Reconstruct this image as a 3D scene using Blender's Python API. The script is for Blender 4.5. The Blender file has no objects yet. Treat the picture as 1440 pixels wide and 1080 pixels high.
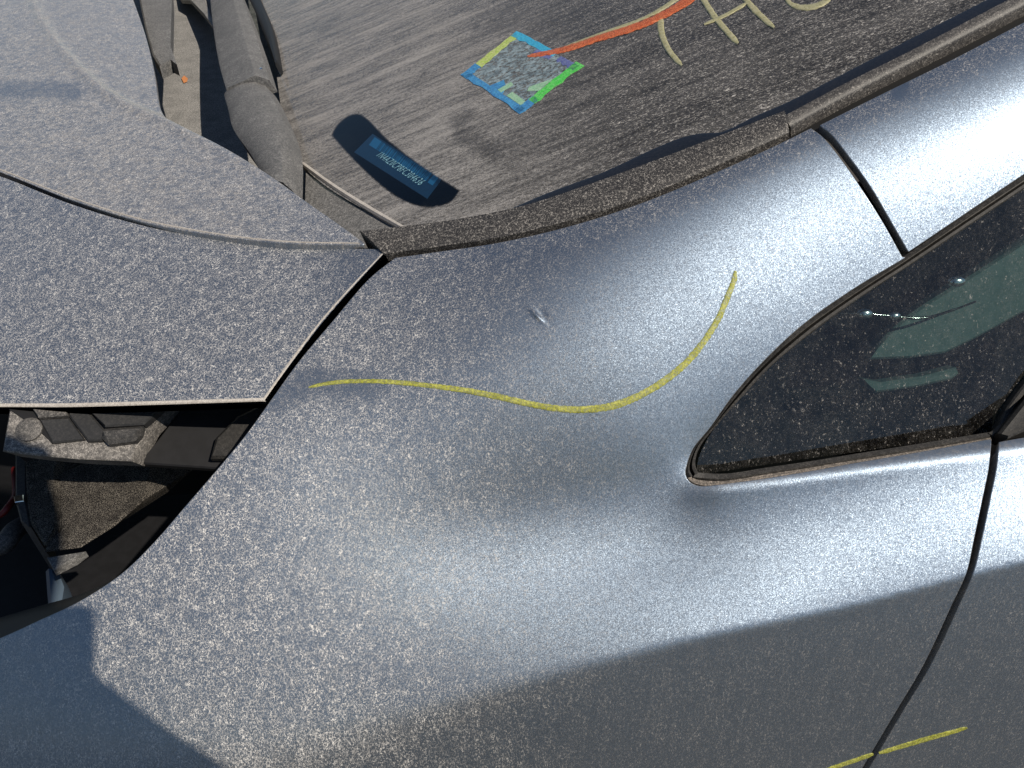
import bpy, math, random
import numpy as np
from mathutils import Vector
from mathutils.geometry import delaunay_2d_cdt

sc = bpy.context.scene
# ------------------------------------------------------------------ camera, sky, sun, exposure
FPX, CX, CY = 1088.0, 720.0, 540.0
PITCH = math.radians(40.0)
CAM_Z = 1.5
cam_d = bpy.data.cameras.new('camera')
cam = bpy.data.objects.new('camera', cam_d)
sc.collection.objects.link(cam)
cam.location = (0, 0, CAM_Z)
cam.rotation_euler = (math.radians(90) - PITCH, 0, 0)
cam_d.sensor_width = 36.0
cam_d.lens = 36.0 * FPX / 1440.0
cam_d.clip_start = 0.01
cam_d.clip_end = 500
sc.camera = cam

SUN = Vector((0.50, -0.45, 0.74)).normalized()
world = bpy.data.worlds.new('World'); sc.world = world
world.use_nodes = True
wn = world.node_tree
bg = wn.nodes['Background']
sky = wn.nodes.new('ShaderNodeTexSky')
sky.sky_type = 'NISHITA'; sky.sun_disc = False
sky.sun_elevation = math.asin(SUN.z)
sky.sun_rotation = math.atan2(SUN.x, SUN.y)
sky.air_density = 1.0; sky.dust_density = 0.1; sky.ozone_density = 2.0
wn.links.new(sky.outputs[0], bg.inputs[0])
bg.inputs[1].default_value = 0.065
sun_d = bpy.data.lights.new('sun', 'SUN'); sun_d.energy = 4.2
sun_d.angle = math.radians(0.55); sun_d.color = (1.0, 0.91, 0.78)
sun = bpy.data.objects.new('sun', sun_d); sc.collection.objects.link(sun)
sun.location = (3, -3, 5)
sun.rotation_euler = SUN.to_track_quat('Z', 'Y').to_euler()
sc.view_settings.view_transform = 'Standard'; sc.view_settings.look = 'None'
sc.view_settings.exposure = 0.15; sc.view_settings.gamma = 1.0
sc.cycles.max_bounces = 6; sc.cycles.transparent_max_bounces = 12
sc.cycles.caustics_reflective = False; sc.cycles.caustics_refractive = False

rng = random.Random(7)
ROOT = Vector((0.2, 1.0, 0.0))

# ------------------------------------------------------------------ view geometry helpers
cp, sp = math.cos(PITCH), math.sin(PITCH)
RV = np.array([1., 0, 0]); DV = np.array([0, -sp, -cp]); FV = np.array([0, cp, -sp])
CAMP = np.array([0, 0, CAM_Z])
def rays(px, py):
    px = np.asarray(px, float); py = np.asarray(py, float)
    return ((px - CX) / FPX)[..., None] * RV + ((py - CY) / FPX)[..., None] * DV + FV
def unit(a):
    return a / np.maximum(np.linalg.norm(a, axis=-1, keepdims=True), 1e-12)
def sstep(a, b, x):
    t = np.clip((np.asarray(x, float) - a) / (b - a), 0, 1)
    return t * t * (3 - 2 * t)

def plane(p0, n):
    p0 = np.asarray(p0, float); n = unit(np.asarray(n, float))
    def f(px, py):
        r = rays(px, py)
        t = ((p0 - CAMP) @ n) / (r @ n)
        return CAMP + t[..., None] * r, np.broadcast_to(n, r.shape).copy()
    return f
def zplane(z): return plane((0, 0, z), (0, 0, 1))
def lift(s, h):
    def f(px, py):
        p, n = s(px, py)
        return p + n * h, n
    return f

# ------------------------------------------------------------------ body skin: designed section slopes, integrated to a surface
ST = 3
GX = np.arange(-240, 1681, ST); GY = np.arange(-200, 1321, ST)
# each column: (py, tilt of the section towards the street in degrees, lean along the car)
COLS = {
 -240: [(-200,8,-.14),(225,9,-.14),(330,10,-.15),(450,14,-.17),(570,20,-.22),(830,40,-.30),(930,46,-.28),(1010,48,-.26),(1110,54,-.24),(1200,68,-.2),(1320,80,-.15)],
 0:    [(-200,8,-.13),(240,9,-.13),(330,10,-.14),(450,14,-.16),(570,20,-.19),(800,40,-.25),(900,46,-.24),(980,48,-.22),(1080,54,-.2),(1200,68,-.16),(1320,80,-.1)],
 250:  [(-200,10,-.12),(325,12,-.12),(400,14,-.14),(480,18,-.16),(570,24,-.17),(720,38,-.18),(800,41,-.16),(900,44,-.13),(1040,50,-.1),(1150,66,-.08),(1320,80,-.06)],
 450:  [(-200,12,-.10),(362,15,-.10),(430,18,-.06),(520,24,-.06),(620,33,-.05),(720,39,-.04),(800,39,-.04),(880,40,-.06),(1010,45,-.05),(1080,64,-.04),(1320,80,-.03)],
 700:  [(-200,10,-.18),(338,12,-.18),(420,28,-.14),(500,40,-.06),(600,58,-.04),(680,64,-.02),(770,47,0.0),(850,37,0.0),(950,44,-.03),(990,75,-.03),(1320,84,-.03)],
 950:  [(-200,14,-.24),(262,16,-.24),(310,36,-.2),(400,50,-.16),(560,65,-.1),(650,74,-.05),(725,55,-.02),(810,37,-.01),(893,42,-.01),(915,77,-.02),(1320,85,-.02)],
 1200: [(-200,16,-.26),(146,18,-.26),(200,46,-.22),(300,62,-.18),(440,67,-.12),(640,70,-.05),(700,55,-.02),(770,46,-.01),(847,51,-.01),(856,79,-.02),(1320,85,-.02)],
 1400: [(-200,16,-.26),(50,17,-.26),(105,43,-.22),(190,65,-.18),(280,74,-.12),(560,71,-.05),(645,56,-.02),(715,50,-.01),(796,54,-.01),(804,80,-.02),(1320,86,-.02)],
 1680: [(-200,16,-.26),(-90,18,-.26),(-30,42,-.22),(50,55,-.18),(140,61,-.12),(480,68,-.05),(575,56,-.02),(650,41,-.01),(733,42,-.01),(745,80,-.02),(1320,86,-.02)],
}
SILL = np.array([(930,700),(968,672),(1000,667),(1100,654),(1200,640),(1300,626),(1392,613),(1440,606),(1700,568)], float)

def pchip(xk, yk, xq):
    h = np.diff(xk); d = np.diff(yk) / h
    m = np.zeros_like(yk); m[0] = d[0]; m[-1] = d[-1]
    for i in range(1, len(xk) - 1):
        if d[i-1] * d[i] > 0:
            w1 = 2*h[i] + h[i-1]; w2 = h[i] + 2*h[i-1]
            m[i] = (w1 + w2) / (w1/d[i-1] + w2/d[i])
    k = np.clip(np.searchsorted(xk, xq) - 1, 0, len(xk) - 2)
    t = np.clip((xq - xk[k]) / h[k], 0, 1)
    return ((1+2*t)*(1-t)**2*yk[k] + t*(1-t)**2*h[k]*m[k] + t*t*(3-2*t)*yk[k+1] + t*t*(t-1)*h[k]*m[k+1])

WS_N = unit(np.array([-.32, -.05, .945]))
WS_P = np.array([-.165, .88, 1.0])
MOLD = np.array([(-240,225),(0,243),(100,282),(200,312),(300,331),(400,344),(548,356),(620,352),(700,340),(800,316),(900,284),(1000,243),(1100,198),(1140,180),(1240,130),(1340,80),(1440,28),(1680,-95)], float)

def build_skin():
    cx = sorted(COLS); A = np.array([COLS[c] for c in cx], float)
    th = np.zeros((len(GY), len(GX))); nx = np.zeros_like(th)
    knots = np.stack([np.stack([pchip(np.array(cx, float), A[:, k, j], GX.astype(float)) for j in range(3)], -1) for k in range(A.shape[1])], 1)
    for i in range(len(GX)):
        th[:, i] = pchip(knots[i, :, 0], knots[i, :, 1], GY.astype(float))
        nx[:, i] = pchip(knots[i, :, 0], knots[i, :, 2], GY.astype(float))
    # rolled lip below the quarter window
    PX, PY = np.meshgrid(GX, GY)
    d = PY - np.interp(GX, SILL[:, 0], SILL[:, 1])[None, :]
    w = sstep(34, 12, d) * sstep(-40, -6, d) * sstep(950, 1010, PX)
    th = th * (1 - w) + 12 * w
    tr = np.radians(th)
    n = np.stack([nx, -np.sin(tr), np.cos(tr)], -1); n = unit(n)
    r = rays(PX, PY); nr = (n * r).sum(-1)
    nr = np.minimum(nr, -0.06)
    gx = -(n @ RV) / FPX / nr * ST
    gy = -(n @ DV) / FPX / nr * ST
    gx = np.clip(gx, -.03, .03); gy = np.clip(gy, -.03, .03)
    GXh = (gx[:, 1:] + gx[:, :-1]) / 2; GYh = (gy[1:] + gy[:-1]) / 2
    wx, wy = 0.8, 1.0
    anchor = np.zeros_like(th); target = np.zeros_like(th)
    ws = plane(WS_P, WS_N)
    for x in range(549, 1680, 3):
        y = np.interp(x, MOLD[:, 0], MOLD[:, 1])
        j = int(round((y + 200) / ST)); i = (x + 240) // ST
        if 0 <= j < len(GY):
            p, _ = ws(np.array([x]), np.array([GY[j]]))
            anchor[j, i] = .03; target[j, i] = math.log(float((p[0] - CAMP) @ FV))
    # start: integrate down the middle row of the mould line then columns
    L = np.zeros_like(th)
    L[0] = np.concatenate([[0], np.cumsum(GXh[0])]); L[1:] = L[0] + np.cumsum(GYh, 0)
    L -= (L - target)[anchor > 0].mean()
    def op(v):
        o = anchor * v
        dx = wx * np.diff(v, axis=1); dy = wy * np.diff(v, axis=0)
        o[:, 1:] += dx; o[:, :-1] -= dx; o[1:] += dy; o[:-1] -= dy
        return o
    b = anchor * target
    b[:, 1:] += wx * GXh; b[:, :-1] -= wx * GXh; b[1:] += wy * GYh; b[:-1] -= wy * GYh
    res = b - op(L); pv = res.copy(); rs = (res * res).sum()
    for it in range(1500):
        Ap = op(pv); a = rs / (pv * Ap).sum()
        L += a * pv; res -= a * Ap; r2 = (res * res).sum()
        if r2 < 1e-11: break
        pv = res + (r2 / rs) * pv; rs = r2
    return L
LOGT = build_skin()

def cubic(px, py):
    fx = np.clip((np.asarray(px, float) - GX[0]) / ST, 1, len(GX) - 3.001)
    fy = np.clip((np.asarray(py, float) - GY[0]) / ST, 1, len(GY) - 3.001)
    ix = fx.astype(int); iy = fy.astype(int); u = fx - ix; v = fy - iy
    def wts(t):   # uniform cubic B-spline: smooth curvature
        return [(1-t)**3/6, (3*t**3-6*t**2+4)/6, (-3*t**3+3*t**2+3*t+1)/6, t**3/6]
    wu, wv = wts(u), wts(v); o = 0
    for a in range(4):
        for b in range(4):
            o = o + wv[a] * wu[b] * LOGT[iy + a - 1, ix + b - 1]
    return o
def dent(px, py):
    # small hail-like ding: a short groove with a raised rim
    x = np.asarray(px, float) - 755; y = np.asarray(py, float) - 444
    u = x * .72 + y * .69; v = -x * .69 + y * .72
    return .0034 * np.exp(-(u / 11) ** 2 - (v / 3.0) ** 2) - .0010 * np.exp(-((u - 4) / 9) ** 2 - ((v + 7) / 5) ** 2)
def skin_pt(px, py):
    t = np.exp(cubic(px, py)) 
    return CAMP + (t - dent(px, py))[..., None] * rays(px, py)
def skin(px, py):
    px = np.asarray(px, float); py = np.asarray(py, float); e = 1.0
    tx = skin_pt(px + e, py) - skin_pt(px - e, py); ty = skin_pt(px, py + e) - skin_pt(px, py - e)
    return skin_pt(px, py), unit(np.cross(ty, tx))

# ------------------------------------------------------------------ splines and meshes
def spline(pts, step=5.0):
    P = np.array(pts, float)
    if len(P) == 2:
        n = max(1, int(np.hypot(*(P[1] - P[0])) / step))
        return P[0] + (P[1] - P[0]) * np.linspace(0, 1, n + 1)[:, None]
    Q = np.vstack([2*P[0] - P[1], P, 2*P[-1] - P[-2]]); out = []
    for i in range(1, len(Q) - 2):
        p0, p1, p2, p3 = Q[i-1:i+3]
        n = max(1, int(np.hypot(*(p2 - p1)) / step))
        d0 = np.hypot(*(p1-p0))**.5 + 1e-6; d1 = np.hypot(*(p2-p1))**.5 + 1e-6; d2 = np.hypot(*(p3-p2))**.5 + 1e-6
        m1 = (p2-p1) + d1*((p1-p0)/d0 - (p2-p0)/(d0+d1)); m2 = (p2-p1) + d1*((p3-p2)/d2 - (p3-p1)/(d1+d2))
        t = (np.arange(n) / n)[:, None]
        out.append((2*t**3-3*t**2+1)*p1 + (t**3-2*t**2+t)*m1 + (-2*t**3+3*t**2)*p2 + (t**3-t**2)*m2)
    out.append(P[-1:])
    return np.vstack(out)
def outline(*segs, step=5.0):
    pts = []
    for s in segs:
        q = spline(s, step) if len(s) > 1 else np.array(s, float)
        if pts and np.hypot(*(pts[-1] - q[0])) < 1e-6: q = q[1:]
        pts.extend(list(q))
    if np.hypot(*(pts[0] - pts[-1])) < 1e-6: pts.pop()
    return np.array(pts)
def inside(poly, px, py):
    x, y = np.asarray(px, float), np.asarray(py, float); c = np.zeros(x.shape, bool)
    j = len(poly) - 1
    for i in range(len(poly)):
        xi, yi = poly[i]; xj, yj = poly[j]
        if yi != yj:
            c ^= ((yi > y) != (yj > y)) & (x < (xj - xi) * (y - yi) / (yj - yi) + xi)
        j = i
    return c
def dist_poly(poly, px, py, closed=True):
    x, y = np.asarray(px, float), np.asarray(py, float); d = np.full(x.shape, 1e9)
    n = len(poly)
    for i in range(n if closed else n - 1):
        a = poly[i]; b = poly[(i + 1) % n]; e = b - a; l2 = e @ e + 1e-12
        t = np.clip(((x - a[0]) * e[0] + (y - a[1]) * e[1]) / l2, 0, 1)
        d = np.minimum(d, np.hypot(x - a[0] - t * e[0], y - a[1] - t * e[1]))
    return d

def link(name, me, mats, parent, smooth=True):
    o = bpy.data.objects.new(name, me); sc.collection.objects.link(o)
    for m in (mats if isinstance(mats, (list, tuple)) else [mats]): me.materials.append(m)
    if parent is not None: o.parent = parent
    return o
def make(name, verts, faces, mats, parent, normals=None, attrs=None, uv=None, fmat=None, sharp=40):
    me = bpy.data.meshes.new(name)
    off = np.array(ROOT) if parent is not None else np.zeros(3)
    me.from_pydata((np.asarray(verts) - off).tolist(), [], faces)
    for k, v in (attrs or {}).items():
        me.attributes.new(k, 'FLOAT', 'POINT').data.foreach_set('value', np.ascontiguousarray(v, np.float32))
    if uv is not None:
        l = me.uv_layers.new(name='surf'); vi = np.zeros(len(me.loops), int); me.loops.foreach_get('vertex_index', vi)
        l.data.foreach_set('uv', np.ascontiguousarray(uv[vi], np.float32).ravel())
    me.polygons.foreach_set('use_smooth', [True] * len(me.polygons))
    if fmat is not None: me.polygons.foreach_set('material_index', fmat)
    o = link(name, me, mats, parent)
    me.update()
    if normals is not None: me.normals_split_custom_set_from_vertices(np.asarray(normals).tolist())
    elif sharp is not None: me.set_sharp_from_angle(angle=math.radians(sharp))
    return o

def panel(name, poly, surf, mats, parent, step=8.0, depth=.014, rad=.0012, dust=None, fleck=None, extra=None, axes=None, flange=True, rimdust=.9):
    """sheet cut to an outline on a surface, with rolled edges that turn inwards"""
    x0, y0 = poly.min(0); x1, y1 = poly.max(0)
    gx, gy = np.meshgrid(np.arange(x0, x1, step), np.arange(y0, y1, step)); gx = gx.ravel(); gy = gy.ravel()
    if extra is not None: gx = np.concatenate([gx, extra[:, 0]]); gy = np.concatenate([gy, extra[:, 1]])
    k = inside(poly, gx, gy); gx, gy = gx[k], gy[k]
    k = dist_poly(poly, gx, gy) > 2.2; gx, gy = gx[k], gy[k]
    nb = len(poly)
    P2 = np.vstack([poly, np.stack([gx, gy], 1)])
    r = delaunay_2d_cdt([Vector(p) for p in P2], [(i, (i + 1) % nb) for i in range(nb)], [], 1, 1e-5)
    V2 = np.array([tuple(v) for v in r[0]]); F = [tuple(f) for f in r[2]]; orig = r[3]
    P, N = surf(V2[:, 0], V2[:, 1])
    T = np.array(F); c = np.cross(P[T[:, 1]] - P[T[:, 0]], P[T[:, 2]] - P[T[:, 0]])
    if ((c * N[T[:, 0]]).sum(1)).mean() < 0: F = [f[::-1] for f in F]
    bmap = [-1] * nb
    for i, os_ in enumerate(orig):
        for q in os_:
            if q < nb: bmap[q] = i
    verts = P; norms = N; fm = [0] * len(F)
    d_a = np.full(len(P), .5) if dust is None else dust(V2[:, 0], V2[:, 1])
    f_a = np.full(len(P), .5) if fleck is None else fleck(V2[:, 0], V2[:, 1])
    if flange:
        b = np.array(bmap); B = P[b]; NB_ = N[b]
        tang = unit(np.roll(B, -1, 0) - np.roll(B, 1, 0)); o = unit(np.cross(tang, NB_))
        area = ((poly[:, 0] * np.roll(poly[:, 1], -1)) - (np.roll(poly[:, 0], -1) * poly[:, 1])).sum()
        cen = B + o * .002
        # outward test in picture plane of the outline
        rel = cen - CAMP; z = rel @ FV; qx = CX + (rel @ RV) / z * FPX; qy = CY + (rel @ DV) / z * FPX
        if inside(poly, qx, qy).mean() > .5: o = -o
        rings = [(B + o*rad*.7 - NB_*rad*.3, unit(NB_ + o)), (B + o*rad - NB_*rad, o), (B + o*rad - NB_*depth*.5, o), (B + o*rad*.8 - NB_*depth, o)]
        prev = b; base = len(P)
        flip = None
        for rp, rn in rings:
            idx = np.arange(base, base + nb); base += nb
            verts = np.vstack([verts, rp]); norms = np.vstack([norms, rn])
            d_a = np.concatenate([d_a, np.full(nb, rimdust)]); f_a = np.concatenate([f_a, np.full(nb, .4)])
            if flip is None:
                q = np.cross(B[1] - B[0], rp[0] - B[0]); flip = (q @ (NB_[0] + o[0])) < 0
            for i in range(nb):
                j = (i + 1) % nb
                f = (int(prev[i]), int(prev[j]), int(idx[j]), int(idx[i]))
                F.append(f[::-1] if flip else f); fm.append(0)
            prev = idx
    uv = None
    if axes is not None: uv = np.stack([verts @ axes[0], verts @ axes[1]], 1)
    return make(name, verts, F, mats, parent, normals=norms, attrs={'dust': d_a, 'fleck': f_a}, uv=uv, fmat=fm)

def strip(name, A, B, surf, prof, mat, parent, step=6.0, dust=.6, fleck=.6, sharp=35, n=None, ends=True):
    """moulding between two edge lines; prof = (fraction across, height)"""
    A = spline(A, step); B = spline(B, step)
    m = n or max(len(A), len(B))
    def res(Q):
        s = np.concatenate([[0], np.cumsum(np.hypot(*np.diff(Q, axis=0).T))]); q = np.linspace(0, s[-1], m)
        return np.stack([np.interp(q, s, Q[:, 0]), np.interp(q, s, Q[:, 1])], 1)
    A, B = res(A), res(B); V = []; k = len(prof)
    for u, h in prof:
        Q = A * (1 - u) + B * u; p, nn = surf(Q[:, 0], Q[:, 1]); V.append(p + nn * h)
    V = np.stack(V, 1).reshape(-1, 3); F = []
    p, nn = surf(A[m // 2:m // 2 + 1, 0], A[m // 2:m // 2 + 1, 1])
    for i in range(m - 1):
        for j in range(k - 1):
            F.append((i*k + j, i*k + j + 1, (i+1)*k + j + 1, (i+1)*k + j))
    i = (m // 2) * k; j = k // 2
    c = np.cross(V[i + j] - V[i + j - 1], V[i + k + j] - V[i + j])
    if c @ nn[0] < 0: F = [f[::-1] for f in F]
    if ends: F += [tuple(range(k)), tuple(range((m-1)*k, m*k))[::-1]]
    return make(name, V, F, mat, parent, attrs={'dust': np.full(len(V), dust), 'fleck': np.full(len(V), fleck)}, sharp=sharp)

def slab(name, poly, surf, mat, parent, h=.01, bev=.0015, dust=.5, fleck=.5, spl=False, drop=None):
    """solid plate: outline on a surface, bevelled rim, real thickness h below it"""
    P2 = outline(poly + [poly[0]], step=5) if spl else np.array(poly, float)
    P, N = surf(P2[:, 0], P2[:, 1]); c = P.mean(0); n = len(P); nn = unit(N.mean(0))
    def ins(Q, d):
        e = np.roll(Q, -1, 0) - np.roll(Q, 1, 0); o = unit(np.cross(unit(e), nn))
        if ((Q - c) * o).sum() < 0: o = -o
        return Q - o * d
    top = ins(P, bev); low = P - nn * bev; bot = P - nn * h if drop is None else P + np.array(drop)
    V = np.vstack([top, low, bot]); F = [tuple(range(n))]
    cc = np.cross(top[1] - top[0], top[2] - top[1]);
    nrm = sum(np.cross(top[i] - c, top[(i+1) % n] - c) for i in range(n))
    fl = nrm @ nn < 0
    for a in (0, n):
        for i in range(n):
            j = (i + 1) % n; F.append((a + i, a + n + i, a + n + j, a + j))
    F.append(tuple(range(2*n, 3*n))[::-1])
    if fl: F = [f[::-1] for f in F]
    return make(name, V, F, mat, parent, attrs={'dust': np.full(3*n, dust), 'fleck': np.full(3*n, fleck)}, sharp=30)

def tube(name, pts, r, mat, parent, k=10, dust=.3):
    P = np.array(pts, float); Q = []
    for i in range(len(P) - 1):
        for s in range(8): Q.append(cr(P, i, s / 8))
    Q.append(P[-1]); Q = np.array(Q); V = []; F = []
    T = unit(np.gradient(Q, axis=0)); up = np.array([.13, .2, .97])
    for i in range(len(Q)):
        a = unit(np.cross(T[i], up)); b = np.cross(a, T[i])
        rr = r[min(len(r)-1, int(i / len(Q) * len(r)))] if isinstance(r, (list, tuple)) else r
        for j in range(k):
            w = 2 * math.pi * j / k; V.append(Q[i] + rr * (a * math.cos(w) + b * math.sin(w)))
    for i in range(len(Q) - 1):
        for j in range(k): F.append((i*k + j, i*k + (j+1) % k, (i+1)*k + (j+1) % k, (i+1)*k + j))
    F += [tuple(range(k))[::-1], tuple(range((len(Q)-1)*k, len(Q)*k))]
    V = np.array(V)
    return make(name, V, F, mat, parent, attrs={'dust': np.full(len(V), dust), 'fleck': np.full(len(V), .3)})
def cr(P, i, t):
    p1, p2 = P[i], P[i+1]; p0 = P[i-1] if i else 2*p1 - p2; p3 = P[i+2] if i + 2 < len(P) else 2*p2 - p1
    return .5 * (2*p1 + (p2-p0)*t + (2*p0-5*p1+4*p2-p3)*t*t + (3*p1-p0-3*p2+p3)*t**3)
def stroke(name, line, width, surf, mat, parent, h=.0007, step=3.0):
    """paint-pen line: a low domed ribbon with slightly ragged edges"""
    C = spline(line, step); m = len(C); T = np.gradient(C, axis=0); T = T / np.hypot(T[:, 0], T[:, 1])[:, None]
    Nn = np.stack([-T[:, 1], T[:, 0]], 1); s = np.linspace(0, 1, m)
    w = np.interp(s, np.linspace(0, 1, len(width)), width) if isinstance(width, (list, tuple)) else np.full(m, width)
    g = random.Random(len(line) * 31 + int(C[0, 0])); V = []
    cap = np.minimum(1, np.minimum(np.arange(m), np.arange(m)[::-1]) / 2.0 * .45 + .45)
    for u, hh in ((-1, -.0004), (-.9, .5), (-.4, 1), (0, .85), (.4, 1), (.9, .5), (1, -.0004)):
        jit = np.array([g.uniform(-.13, .13) for _ in range(m)]) if abs(u) > .8 else 0
        Q = C + Nn * ((u + jit) * w * .5 * cap)[:, None]
        p, n = surf(Q[:, 0], Q[:, 1]); V.append(p + n * (hh * h if hh > 0 else hh))
    k = len(V); V = np.stack(V, 1).reshape(-1, 3); F = []
    for i in range(m - 1):
        for j in range(k - 1): F.append((i*k+j, i*k+j+1, (i+1)*k+j+1, (i+1)*k+j))
    p, n = surf(C[m//2:m//2+1, 0], C[m//2:m//2+1, 1]); i = (m // 2) * k + 3
    if np.cross(V[i] - V[i-1], V[i+k] - V[i]) @ n[0] < 0: F = [f[::-1] for f in F]
    return make(name, V, F, mat, parent, sharp=None)

# ------------------------------------------------------------------ materials
class NB:
    def __init__(s, name):
        s.m = bpy.data.materials.new(name); s.m.use_nodes = True; s.t = s.m.node_tree; s.t.nodes.clear()
        s.out = s.new('ShaderNodeOutputMaterial')
    def new(s, k, **a):
        n = s.t.nodes.new(k)
        for q, v in a.items(): setattr(n, q, v)
        return n
    def put(s, sock, v):
        if hasattr(v, 'links'): s.t.links.new(v, sock)
        else: sock.default_value = v
    def math(s, op, a, b=0.0, clamp=False):
        n = s.new('ShaderNodeMath', operation=op, use_clamp=clamp); s.put(n.inputs[0], a); s.put(n.inputs[1], b); return n.outputs[0]
    def ss(s, x, lo, hi, a=0.0, b=1.0):
        n = s.new('ShaderNodeMapRange', interpolation_type='SMOOTHSTEP'); s.put(n.inputs[0], x)
        for i, v in enumerate((lo, hi, a, b)): s.put(n.inputs[i+1], v)
        return n.outputs[0]
    def noise(s, vec, scale, detail=2.0, rough=.5, dist=0.0, col=False):
        n = s.new('ShaderNodeTexNoise'); s.put(n.inputs['Vector'], vec); s.put(n.inputs['Scale'], scale)
        s.put(n.inputs['Detail'], detail); s.put(n.inputs['Roughness'], rough); s.put(n.inputs['Distortion'], dist)
        return n.outputs['Color' if col else 'Fac']
    def voro(s, vec, scale, out='Color', feature='F1'):
        n = s.new('ShaderNodeTexVoronoi', feature=feature); s.put(n.inputs['Vector'], vec); s.put(n.inputs['Scale'], scale); return n.outputs[out]
    def mix(s, f, a, b):
        n = s.new('ShaderNodeMix', data_type='RGBA'); s.put(n.inputs[0], f); s.put(n.inputs[6], a); s.put(n.inputs[7], b); return n.outputs[2]
    def attr(s, name): 
        n = s.new('ShaderNodeAttribute', attribute_name=name); return n.outputs['Fac']
    def coord(s, scale=(1, 1, 1), rot=(0, 0, 0), uv=False):
        c = s.new('ShaderNodeTexCoord'); mp = s.new('ShaderNodeMapping'); s.t.links.new(c.outputs['UV' if uv else 'Object'], mp.inputs[0])
        mp.inputs['Scale'].default_value = scale; mp.inputs['Rotation'].default_value = rot; return mp.outputs[0]
    def vmath(s, op, a, b):
        n = s.new('ShaderNodeVectorMath', operation=op); s.put(n.inputs[0], a); s.put(n.inputs[1], b); return n.outputs[0]
    def principled(s, **k):
        p = s.new('ShaderNodeBsdfPrincipled')
        for q, v in k.items(): s.put(p.inputs[q.replace('_', ' ')], v)
        return p
    def mixs(s, f, a, b):
        n = s.new('ShaderNodeMixShader'); s.put(n.inputs[0], f); s.t.links.new(a, n.inputs[1]); s.t.links.new(b, n.inputs[2]); return n.outputs[0]
    def done(s, sh): s.t.links.new(sh, s.out.inputs[0]); return s.m
def c4(r, g, b): return (r, g, b, 1)

def dust_fac(b, vec, vec2, film_gain=1.0, fleck_gain=1.0, fs=150.0, sp=0.0):
    """film of dust plus curled dried-droplet rims; amounts come from the mesh attributes"""
    d = b.attr('dust'); f = b.attr('fleck')
    fine = b.noise(vec, 1100, 2, .7); mid = b.noise(vec, 260, 3, .65); big = b.noise(vec2, 22, 3, .6)
    film = b.math('MULTIPLY', b.ss(fine, .38, .66), b.ss(mid, .36, .64, .15, 1.0))
    film = b.math('MULTIPLY', film, b.ss(big, .25, .75, .55, 1.15))
    film = b.math('MULTIPLY', film, b.math('MULTIPLY', d, film_gain))
    film = b.math('ADD', film, b.math('MULTIPLY', d, .12 * film_gain))
    # curled flecks: broken rims of dried droplets = partial cell edges in warped space, at three sizes
    thin = b.math('MULTIPLY', b.math('SUBTRACT', f, 1.0), .10)        # less dust: fewer rims rather than fainter ones
    f2 = b.math('ADD', b.math('MULTIPLY', f, .75), b.ss(f, .0, .3, 0, .25))
    def rims(sc_, w, lo, hi, seed, warp=.55, ms=1.1):
        vv = b.vmath('ADD', vec, (seed, seed * 1.7, seed * .6))
        wp = b.vmath('SUBTRACT', b.noise(vv, sc_ * 1.3, 1, .5, 0, True), (.5, .5, .5))
        k = warp * 2.2 / sc_
        vw = b.vmath('ADD', vv, b.vmath('MULTIPLY', wp, (k, k, k)))
        e = b.voro(vw, sc_, 'Distance', 'DISTANCE_TO_EDGE')
        l = b.ss(e, w * .3, w, 1, 0)
        return b.math('MULTIPLY', l, b.ss(b.math('ADD', b.noise(vv, sc_ * ms * 1.35, 2, .6), thin), lo, hi))
    fl = rims(fs * 1.15, .07, .43 + sp, .52 + sp, .3, .7)
    fl = b.math('MAXIMUM', fl, b.math('MULTIPLY', rims(fs * 2.1, .10, .45 + sp, .54 + sp, 1.1, .6), .8))
    fl = b.math('MULTIPLY', fl, b.ss(b.noise(vec, fs * .3, 2, .6), .3, .62, .8, 1.0))
    fl = b.math('MAXIMUM', fl, rims(fs * .6, .045, .60, .66, 4.1, .8, 1.6))
    fl = b.math('MULTIPLY', fl, b.math('MULTIPLY', f2, fleck_gain))
    return b.math('MAXIMUM', film, fl, True), fl

def paint_mat(name):
    b = NB(name)
    v0 = b.coord(); v = b.coord((1, 1, .4))
    fac, fl = dust_fac(b, v, v0, 1.0, 1.0, 245, -.012)
    run = b.ss(b.noise(b.coord((1, 1, .05)), 110, 3, .6), .3, .68, .5, 1.15)      # rain-washed runs on the steep sides
    fac = b.math('MULTIPLY', fac, run, True)
    geo = b.new('ShaderNodeNewGeometry').outputs['Normal']
    fk = b.voro(v0, 1500)                       # metallic flakes: every cell leans its own way
    lean = b.vmath('MULTIPLY', b.vmath('SUBTRACT', fk, (.5, .5, .5)), (.2, .2, .2))
    fn = b.vmath('NORMALIZE', b.vmath('ADD', geo, lean), (0, 0, 0))
    sepc = b.new('ShaderNodeSeparateColor'); b.put(sepc.inputs[0], fk)
    base = b.mix(sepc.outputs[1], c4(.17, .222, .295), c4(.265, .325, .40))
    p = b.principled(Base_Color=base, Metallic=.9, Roughness=.46, Normal=fn, Coat_Weight=.6, Coat_Roughness=.16, Coat_IOR=1.5)
    dcol = b.mix(b.noise(v0, 30, 2), c4(.225, .20, .178), c4(.385, .35, .31))
    dcol = b.mix(fl, dcol, c4(.82, .795, .76))
    dd = b.principled(Base_Color=dcol, Roughness=.95, Specular_IOR_Level=.1)
    return b.done(b.mixs(fac, p.outputs[0], dd.outputs[0]))

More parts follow.
